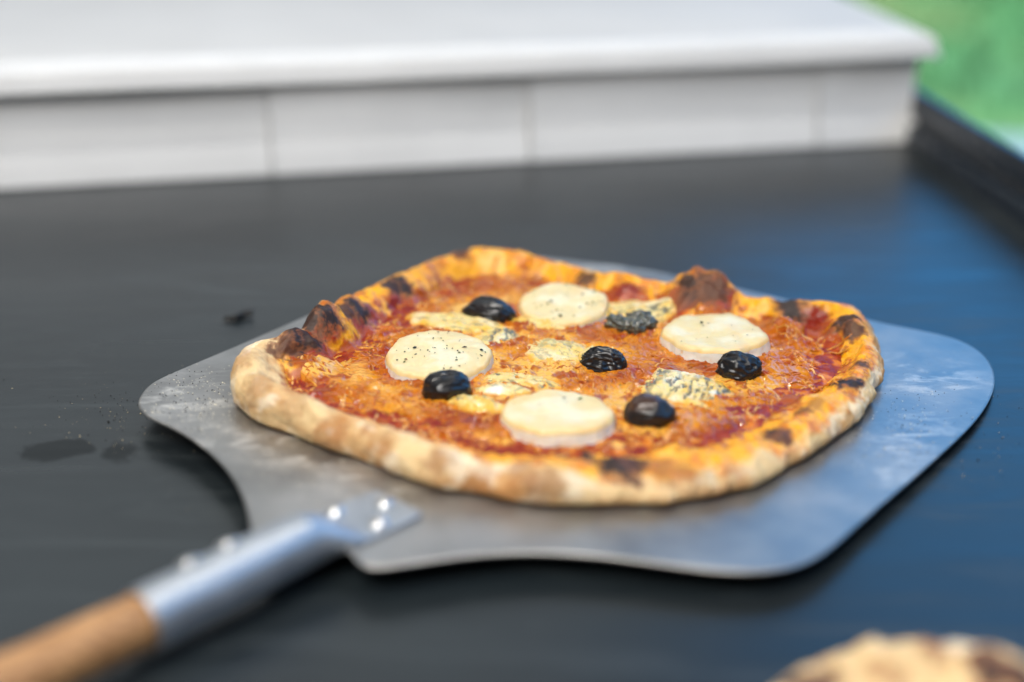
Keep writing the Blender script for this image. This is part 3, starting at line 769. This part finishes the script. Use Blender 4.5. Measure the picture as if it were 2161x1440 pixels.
sspots = [(a, b_, r) for a, b_, h, r in ((690, 690, .014, .010), (672, 735, .011, .011), (655, 765, .009, .007), (790, 660, .012, .007), (760, 672, .011, .006), (1510, 590, .026, .006), (1530, 625, .018, .009), (1420, 640, .014, .010), (1470, 640, .012, .011), (1650, 712, .010, .010), (1700, 725, .009, .010), (1320, 612, .012, .008), (850, 650, .010, .008))]

pizza = thing('pizza', (PC[0], PC[1], float(BT(PC[0], PC[1]))), 'whole baked pizza with goat cheese rounds and black olives on the steel peel', 'pizza', 'baked pizzas')
pale = [(*at_p(a, b_, .008)[:2], r, q) for a, b_, r, q in ((1150, 800, .028, .55), (1080, 730, .022, .4), (1250, 800, .016, .3), (1480, 850, .020, .45), (960, 660, .02, .35), (1300, 640, .02, .3), (1330, 920, .012, .2))]
PZ = Pizza(PC, BT, RT, WT, HT, bub, 5)
make_pizza(PZ, pizza, 1300, spots, sspots, OILT, 800, 360, pale)

# ---- goat cheese rounds
def goat_slice(px, py, rpx, tilt, asp, seed, label, h=0.0128, thick=0.0115):
    c = at_p(px, py, h); dep = np.linalg.norm(c - np.array([0, 0, CAMH])); rad = rpx * dep / FPX
    nt_, th = 160, None
    t = np.arange(nt_) * 2 * np.pi / nt_
    ed = 1 + 0.085 * fbm(np.cos(t) * 1.6, np.sin(t) * 1.6, seed, 2) + 0.022 * fbm(np.cos(t) * 6, np.sin(t) * 7, seed + 3, 2)
    prof = [(f, None) for f in np.linspace(0, 0.93, 34)]
    X, Y, Z, Cc = [], [], [], []
    cream, cream2, toast = np.array((0.72, 0.60, 0.33)), np.array((0.75, 0.69, 0.49)), np.array((0.76, 0.50, 0.19))
    rind, rind2 = np.array((0.80, 0.77, 0.69)), np.array((0.74, 0.46, 0.18))
    for f in np.linspace(0, 0.95, 40):
        x = rad * f * ed * np.cos(t); y = rad * f * ed * np.sin(t) * asp
        z = -0.0009 * f ** 12 + 0.0009 * fbm(x * 55, y * 55, seed, 3) + 0.00022 * fbm(x * 330, y * 330, seed, 2) + 0 * f
        n_ = fbm(x * 80 + seed, y * 80, 1.0, 3)
        cl = lerp(cream2, cream, sstep(-0.5, 0.3, n_ + 0.5 * (f - 0.5)))
        cl = lerp(cl, toast, 0.55 * sstep(0.30, 0.75, fbm(x * 45, y * 45, seed + 8, 2)) + 0.35 * sstep(0.84, 0.95, f + 0.05 * n_))
        X.append(x); Y.append(y); Z.append(z); Cc.append(cl)
    wob = 0.0010 * fbm(np.cos(t) * 4, np.sin(t) * 4, seed + 6, 3)
    for f, zz in ((0.98, -0.0013), (1.0, -0.0024)):
        x = rad * f * ed * np.cos(t); y = rad * f * ed * np.sin(t) * asp
        X.append(x); Y.append(y); Z.append(zz + 0.0009 * fbm(rad * f * np.cos(t) * 55, rad * f * np.sin(t) * 55, seed, 3)); Cc.append(lerp(toast, cream, 0.4 + 0.3 * np.sin(t * 5 + seed)))
    top = mesh_grid(X, Y, Z)
    # side: wrinkled rind that sags outwards at its foot
    X2, Y2, Z2, C2 = [], [], [], []
    for i, f in enumerate(np.linspace(0, 1, 16)):
        wr = 0.026 * fbm(np.cos(t) * 3.2, np.sin(t) * 3.2, seed + f * 2.2, 3) * math.sin(min(1, f * 1.5) * math.pi / 2)
        rf = 1.000 + 0.03 * math.sin(f * math.pi * 0.6) + wr + 0.16 * max(0, f - 0.35) ** 1.5 * (1 + np.sin(t * 2 + seed) + 0.6 * np.sin(t * 5 + 2 * seed)) 
        x = rad * rf * ed * np.cos(t); y = rad * rf * ed * np.sin(t) * asp
        X2.append(x); Y2.append(y); Z2.append(-0.0023 - f * thick * 0.85 + wob * f + (1 - f) * 0.0009 * fbm(rad * np.cos(t) * 55, rad * np.sin(t) * 55, seed, 3))
        n_ = fbm(np.cos(t) * 8, np.sin(t) * 8, seed + f * 3, 3)
        C2.append(lerp(rind, rind2, np.clip(0.85 * sstep(0.15, 0.6, n_ + 0.6 * (f - 0.6)), 0, 1)))
    side = mesh_grid(X2, Y2, Z2)
    ct, stl = math.cos(tilt), math.sin(tilt)
    def place(v):
        v = v.copy(); y, z = v[:, 1].copy(), v[:, 2].copy()
        v[:, 1] = y * ct - z * stl; v[:, 2] = y * stl + z * ct
        return v + c
    a = mesh_obj('goat_cheese_slice', place(top[0]), top[1], M_GOAT, pizza, np.stack(Cc).transpose(1, 0, 2).reshape(-1, 3))
    a['label'] = label
    mesh_obj('rind', place(side[0]), side[1], M_GOAT, a, np.stack(C2).transpose(1, 0, 2).reshape(-1, 3))
    return c, rad, tilt, seed
def mesh_grid(X, Y, Z):
    X, Y, Z = (np.stack(a) for a in (X, Y, Z))            # (ring, theta)
    V = np.stack([X, Y, Z], -1).transpose(1, 0, 2); nt_, K = V.shape[:2]
    return V.reshape(-1, 3), grid_faces(nt_, K)[:, ::-1]
slices = [goat_slice(928, 742, 115, R_(2), 1.03, 1.3, 'goat cheese round peppered with herbs beside two olives, on the left'),
          goat_slice(1190, 636, 96, R_(5.5), 0.97, 5.7, 'farthest goat cheese round, speckled with green herbs'),
          goat_slice(1175, 864, 117, R_(-3), 0.98, 9.1, 'nearest goat cheese round with bare smooth top'),
          goat_slice(1507, 697, 109, R_(-2.5), 1.04, 13.9, 'goat cheese round with one green speck, on the right', 0.0135, 0.0120)]

# ---- olives
def olive(px, py, rx, ry, rz, rot, seed, wr, label, h=0.0085, tone=(0.006, 0.0055, 0.007), brown=0.0):
    c = at_p(px, py, h); nu, nv = 96, 56
    u = np.arange(nu)[:, None] * 2 * np.pi / nu; v = np.linspace(0.001, np.pi - 0.001, nv)[None, :]
    nx, ny, nz = np.sin(v) * np.cos(u), np.sin(v) * np.sin(u), np.cos(v) + 0 * u
    wv = 1 - np.abs(perlin(nx * 1.0 + seed, ny * 3.0, nz * 3.0)) * 1.6
    wv2 = 1 - np.abs(perlin(nx * 2.2 + seed, ny * 6.0, nz * 6.0)) * 1.6
    rr = 1 + wr * (wv - 0.6) + wr * 0.35 * (wv2 - 0.6) + 0.17 * perlin(nx * 1.1 + seed, ny * 1.1, nz * 1.1)
    x, y, z = nx * rr * rx, ny * rr * ry, nz * rr * rz
    cr, sr = math.cos(rot), math.sin(rot)
    V = np.stack([x * cr - y * sr + c[0], x * sr + y * cr + c[1], z + c[2]], -1)
    n_ = perlin(nx * 2 + seed, ny * 2, nz * 2 + 3)
    cl = lerp(np.array(tone), np.array((0.055, 0.022, 0.012)), np.clip(0.10 * sstep(0.1, 0.6, n_) + brown * sstep(0.55, 0.9, nz - 0.4 * nx), 0, 1))
    ob = mesh_obj('olive', V.reshape(-1, 3), grid_faces(nu, nv), M_OLIVE, pizza, cl.reshape(-1, 3)); ob['label'] = label
olive(1032, 662, .0122, .0095, .0078, -0.35, 2.2, .12, 'wrinkled black olive behind the left goat cheese round')
olive(1272, 766, .0100, .0080, .0068, -0.30, 7.7, .22, 'torn black olive near the centre of the pizza', 0.008)
olive(942, 821, .0102, .0092, .0078, 0.30, 12.4, .08, 'plump black olive against the left goat cheese round', 0.0095)
olive(1370, 874, .0102, .0090, .0076, -0.10, 18.8, .08, 'plump black olive with brown crown at the front right', 0.0095, (0.007, 0.006, 0.007), 0.8)
olive(1560, 782, .0092, .0084, .0080, -0.35, 23.1, .15, 'wrinkled black olive below the right goat cheese round', 0.009)

# ---- blue cheese: half melted, veined lumps
def blue_lump(px, py, rx, ry, rot, hgt, seed, label, vein=0.5, yellow=0.5, hbase=0.0055, white=0.3):
    c = at_p(px, py, hbase); nu, nv = 150, 46
    t = np.arange(nu)[:, None] * 2 * np.pi / nu; f = np.linspace(0, 1, nv)[None, :]
    ed = 1 + 0.28 * fbm(np.cos(t) * 1.1 + seed, np.sin(t) * 1.1, seed, 2) + 0.06 * fbm(np.cos(t) * 5, np.sin(t) * 5, seed, 2)
    x = rx * f * ed * np.cos(t); y = ry * f * ed * np.sin(t)
    cr, sr = math.cos(rot), math.sin(rot)
    X = c[0] + x * cr - y * sr; Y = c[1] + x * sr + y * cr
    shape = np.sqrt(np.clip(1 - f ** 2.6, 0, 1))
    n_ = fbm(X * 130, Y * 130, seed, 3)
    Z = P_floor(X, Y) - 0.0002 + (hgt * 0.66 + 0.0003) * shape * (1 + 0.25 * n_) + 0.00035 * fbm(X * 420, Y * 420, seed, 2) * shape
    va = 1 - np.abs(fbm(X * 95, Y * 95, seed + 4, 3)) * 2.0
    ca_, sa_ = math.cos(seed), math.sin(seed)
    vm = sstep(0.16, 0.42, fbm((X * ca_ + Y * sa_) * 120, (Y * ca_ - X * sa_) * 300, seed + 4, 4, 0.7) + 0.55 * vein - 0.30 + 0.12 * (va - 0.6)) * sstep(1.0, 0.85, f) * (0.45 + 0.55 * sstep(-0.15, 0.25, fbm(X * 62, Y * 62, seed + 33, 2)))
    body = lerp(np.array((0.74, 0.60, 0.26)), np.array((0.72, 0.44, 0.05)), np.clip(yellow * sstep(-0.3, 0.5, n_) + 0.6 * sstep(0.6, 1, f), 0, 1))
    body = lerp(body, np.array((0.84, 0.82, 0.72)), white * sstep(0.1, 0.5, fbm(X * 80, Y * 80, seed + 24, 2)))
    body = lerp(body, np.array((0.72, 0.33, 0.030)), 0.8 * sstep(0.86, 0.99, f + 0.05 * n_))
    cl = lerp(body, np.array((0.060, 0.072, 0.068)), 0.88 * vm)
    Z = Z - 0.0006 * vm * shape
    ob = mesh_obj('blue_cheese_lump', np.stack([X, Y, Z], -1).reshape(-1, 3), grid_faces(nu, nv)[:, ::-1], M_BLUE, pizza, cl.reshape(-1, 3))
    ob['label'] = label
P_floor = lambda X, Y: PZ.sauce(X, Y) + BT(X, Y)
blue_lump(955, 690, .024, .012, -0.35, .0048, 3.1, 'yellowish blue cheese melting behind the left goat cheese round', .45, .6)
blue_lump(1045, 722, .010, .012, -0.5, .0042, 4.6, 'small veined blue cheese piece between goat cheese and centre', .7, .5)
blue_lump(1180, 752, .017, .016, -0.5, .0042, 8.4, 'veined blue cheese melted at the centre of the pizza', .75, .55)
blue_lump(1248, 764, .0065, .010, -0.1, .0062, 10.3, 'melted blue cheese hugging the torn olive', .25, .3)
blue_lump(1090, 812, .017, .009, -0.1, .0038, 15.2, 'thin veined blue cheese streak in front of the centre', .7, .5)
blue_lump(1008, 866, .013, .0075, -0.35, .0060, 20.5, 'yellow blue cheese wedge between olive and nearest goat cheese', .1, 1.0, white=.05)
blue_lump(1062, 834, .012, .0060, 0.1, .0046, 22.8, 'whitish blue cheese piece behind the nearest goat cheese', .75, .1, white=.9)
blue_lump(1440, 826, .023, .019, -0.45, .0050, 26.4, 'large veined blue cheese piece between the two right olives', .8, .6, white=.7)
blue_lump(1345, 668, .018, .015, -0.2, .0050, 31.7, 'mouldy blue cheese lump between the two far goat cheese rounds', .7, .6)
blue_lump(1262, 665, .012, .013, -0.2, .0050, 33.7, 'olive-yellow blue cheese beside the farthest goat cheese round', .15, 1.0, white=.05)
blue_lump(1150, 690, .018, .008, -0.1, .0040, 36.2, 'cheese melting below the farthest goat cheese round', .1, .8)
def mould(px, py, r, seed):
    c = at_p(px, py, 0.0105); nu, nv = 40, 24
    u = np.arange(nu)[:, None] * 2 * np.pi / nu; v = np.linspace(0.001, np.pi - 0.001, nv)[None, :]
    nx, ny, nz = np.sin(v) * np.cos(u), np.sin(v) * np.sin(u), np.cos(v) + 0 * u
    rr = r * (1 + 0.35 * fbm(nx * 1.8 + seed, ny * 1.8, nz * 1.8, 3))
    n_ = fbm(nx * 3 + seed, ny * 3, nz * 3, 2)
    cl = lerp(np.array((0.045, 0.050, 0.045)), np.array((0.24, 0.24, 0.17)), sstep(-0.1, 0.7, n_))
    ob = mesh_obj('mould_lump', np.stack([c[0] + nx * rr * 1.15, c[1] + ny * rr, c[2] + nz * rr * 0.85], -1).reshape(-1, 3), grid_faces(nu, nv), M_BLUE, pizza, cl.reshape(-1, 3))
mould(1302, 680, .0046, 1.0); mould(1322, 687, .0042, 2.0); mould(1348, 676, .0056, 3.0); mould(1365, 683, .0042, 4.0); mould(1340, 690, .004, 5.0)

# ---- dried herbs and pepper on the rounds and the cheese
rs = np.random.RandomState(21)
hv, hf, hc = [], [], []
def flake(p, r, col):
    k = len(hv); a = rs.rand() * 6.28; e = rs.uniform(0.35, 0.9)
    for j in range(5):
        t = a + 2 * math.pi * j / 5; q = r * rs.uniform(0.6, 1.2)
        ca, sa = math.cos(t) * q, math.sin(t) * q * e
        hv.append((p[0] + ca * math.cos(a) - sa * math.sin(a), p[1] + ca * math.sin(a) + sa * math.cos(a), p[2] + rs.uniform(-.0001, .0002)))
    hv.append((p[0], p[1], p[2] + r * 0.45))
    hc.extend([col] * 6)
    for j in range(5): hf.append((k + j, k + (j + 1) % 5, k + 5))
GREEN, DARK = (0.10, 0.12, 0.018), (0.020, 0.020, 0.014)
for (c, rad, tl, sd_), n_, big_ in zip(slices, (52, 34, 5, 10), (0.15, 0.6, 0.3, 0.1)):
    for _ in range(n_):
        a = rs.rand() * 6.28; q = rad * 0.88 * math.sqrt(rs.rand())
        dx, dy = q * math.cos(a), q * math.sin(a)
        flake((c[0] + dx, c[1] + dy * math.cos(tl), c[2] + dy * math.sin(tl) + 0.0003 - 0.0009 * (q / rad) ** 12 + float(0.0009 * fbm(np.array([dx * 55]), np.array([dy * 55]), sd_, 3)[0])), rs.uniform(.00035, .0007) * (2.1 if rs.rand() < big_ else 1), GREEN if rs.rand() < big_ else DARK)
flake((*(slices[3][0][:2] + np.array((-.005, .0075))), slices[3][0][2] + 0.0006), .0019, (0.05, 0.065, 0.012))
for _ in range(160):
    a = rs.rand() * 6.28; q = 0.11 * math.sqrt(rs.rand()); x, y = PC[0] + q * math.cos(a), PC[1] + q * math.sin(a)
    flake((x, y, float(PZ.top(np.array([x]), np.array([y]))[0]) + 0.0003), rs.uniform(.0003, .0007), GREEN if rs.rand() < .3 else DARK)
hb = mesh_obj('herb_flakes', hv, hf, M_HERB, pizza, col=hc, smooth=False); hb['kind'] = 'stuff'

# ------------------------------------------------------------------ second pizza, mostly out of the picture
C2 = at(1930, 1700, 0.0); C2 = np.array([C2[0] + 0.012, C2[1] - 0.028, 0])
R2 = 0.155 + 0.004 * fbm(np.cos(tt) * 1.5, np.sin(tt) * 1.5, 60.0, 2)
H2 = 0.014 + 0.004 * fbm(np.cos(tt) * 2.5, np.sin(tt) * 2.5, 70.0, 2)
W2 = 0.036 + 0 * tt
top2 = at(1900, 1386, 0.012)
BT2 = lambda x, y: 0.0003 + 0 * np.asarray(x, float)
R2 = R2 + (math.hypot(top2[0] - C2[0], top2[1] - C2[1]) - float(np.interp(math.atan2(top2[1] - C2[1], top2[0] - C2[0]) % 6.2832, tt, R2))) + 0.006
pizza2 = thing('pizza', (C2[0], C2[1], 0.0003), 'second pizza of which only the blurred crust shows in the near corner', 'pizza', 'baked pizzas')
def b2(px, py, h, r, a): q = at(px, py, h); return (q[0], q[1], r, a)
PZ2 = Pizza(C2, BT2, R2, W2, H2, [b2(1950, 1390, .02, .030, .0055), b2(2080, 1400, .02, .016, .002), b2(1780, 1412, .016, .018, .002)], 31)
sp2 = [(a, b_, r, s) for a, b_, h, r, s in ((1975, 1375, 0, .005, .49), (1850, 1405, 0, .0045, .46), (2080, 1390, 0, .006, .75), (2105, 1415, 0, .006, .9), (2150, 1430, 0, .006, .8), (1730, 1428, 0, .006, .9), (1690, 1434, 0, .006, .8), (1960, 1352, 0, .004, .49))]
make_pizza(PZ2, pizza2, 520, sp2, [], 1.2 + 0 * tt, 500, 110, (), 0.45)

# ------------------------------------------------------------------ small things on the table and the blade
mch = plain('charred_crumb', (0.010, 0.010, 0.010), 0.6, var=0.3, scale=300)
c = at(506, 666, 0.0022); nu, nv = 40, 20
u = np.arange(nu)[:, None] * 2 * np.pi / nu; v = np.linspace(0.001, np.pi - 0.001, nv)[None, :]
nx, ny, nz = np.sin(v) * np.cos(u), np.sin(v) * np.sin(u), np.cos(v) + 0 * u
rr = 1 + 0.45 * fbm(nx * 1.6 + 3, ny * 1.6, nz * 1.6, 3)
x, y, z = nx * rr * .0074, ny * rr * .0021 + .0012 * np.sin(nx * 4), nz * rr * .0015 + 0.0006 * nx
a = 0.45
cr = mesh_obj('charred_crumb', np.stack([c[0] + x * math.cos(a) - y * math.sin(a), c[1] + x * math.sin(a) + y * math.cos(a), np.maximum(c[2] + z, 0.0003)], -1).reshape(-1, 3), grid_faces(nu, nv), mch)
tag(cr, 'black charred crumb lying on the table left of the peel', 'crumb')
cr.data.transform(__import__('mathutils').Matrix.Translation((-c[0], -c[1], 0))); cr.location = (c[0], c[1], 0)
def specks(name, items, mat, label):
    m = MB()
    for p, r, col in items:
        e = rs.uniform(0.5, 1, 3)
        V = [(p[0] + r * e[0], p[1], p[2]), (p[0], p[1] + r * e[1], p[2]), (p[0] - r * e[2], p[1], p[2]), (p[0], p[1] - r * e[0], p[2]), (p[0], p[1], p[2] + r * 0.8), (p[0], p[1], p[2] - r * 0.3)]
        m.add(V, [(0, 1, 4), (1, 2, 4), (2, 3, 4), (3, 0, 4), (1, 0, 5), (2, 1, 5), (3, 2, 5), (0, 3, 5)], col)
    o = m.build(name, mat, smooth=False); o['kind'] = 'stuff'; o['label'] = label; o['category'] = 'crumbs'
    return o
it = []
for _ in range(330):
    if rs.rand() < 0.55:
        px, py = 250 + rs.exponential(70) * rs.choice((-1, 1)), 885 + rs.normal(0, 38)
    elif rs.rand() < 0.5:
        px, py = rs.normal(2060, 60), rs.normal(930, 60)
    else: px, py = rs.uniform(0, 2100), rs.uniform(430, 1300)
    p = at(px, py); col = (0.45, 0.38, 0.25) if rs.rand() < 0.45 else (0.015, 0.014, 0.012)
    it.append(((p[0], p[1], 0.0002), rs.uniform(.00012, .00045) * (2 if rs.rand() < .04 else 1), col))
specks('table_crumbs', it, M_HERB, 'tiny pale and dark crumbs scattered on the dark table')
it = []
from mathutils.geometry import intersect_point_tri_2d
def inside(p):
    x, y = p[0], p[1]; X, Y = olS[:, 0], olS[:, 1]; X2, Y2 = np.roll(X, -1), np.roll(Y, -1)
    c = ((Y > y) != (Y2 > y)) & (x < (X2 - X) * (y - Y) / (Y2 - Y + 1e-12) + X)
    return c.sum() % 2 == 1
for _ in range(900):
    q = rs.rand()
    if q < 0.4: px, py = rs.normal(410, 60), rs.normal(845, 40)
    elif q < 0.8: px, py = rs.normal(1900, 80), rs.normal(900, 90)
    else: px, py = rs.normal(650, 120), rs.normal(980, 40)
    p = at_blade(px, py)
    if not inside(p): continue
    rq, tq = PZ.polar(p[0], p[1])
    if rq < float(PZ.tab(RT, np.array(tq))) - 0.002: continue
    col = (0.75, 0.70, 0.58) if rs.rand() < 0.6 else (0.02, 0.018, 0.015)
    it.append(((p[0], p[1], p[2] + 0.0001), rs.uniform(.00018, .00045), col))
specks('flour_specks', it, M_HERB, 'flour grains and pepper specks on the steel peel blade')
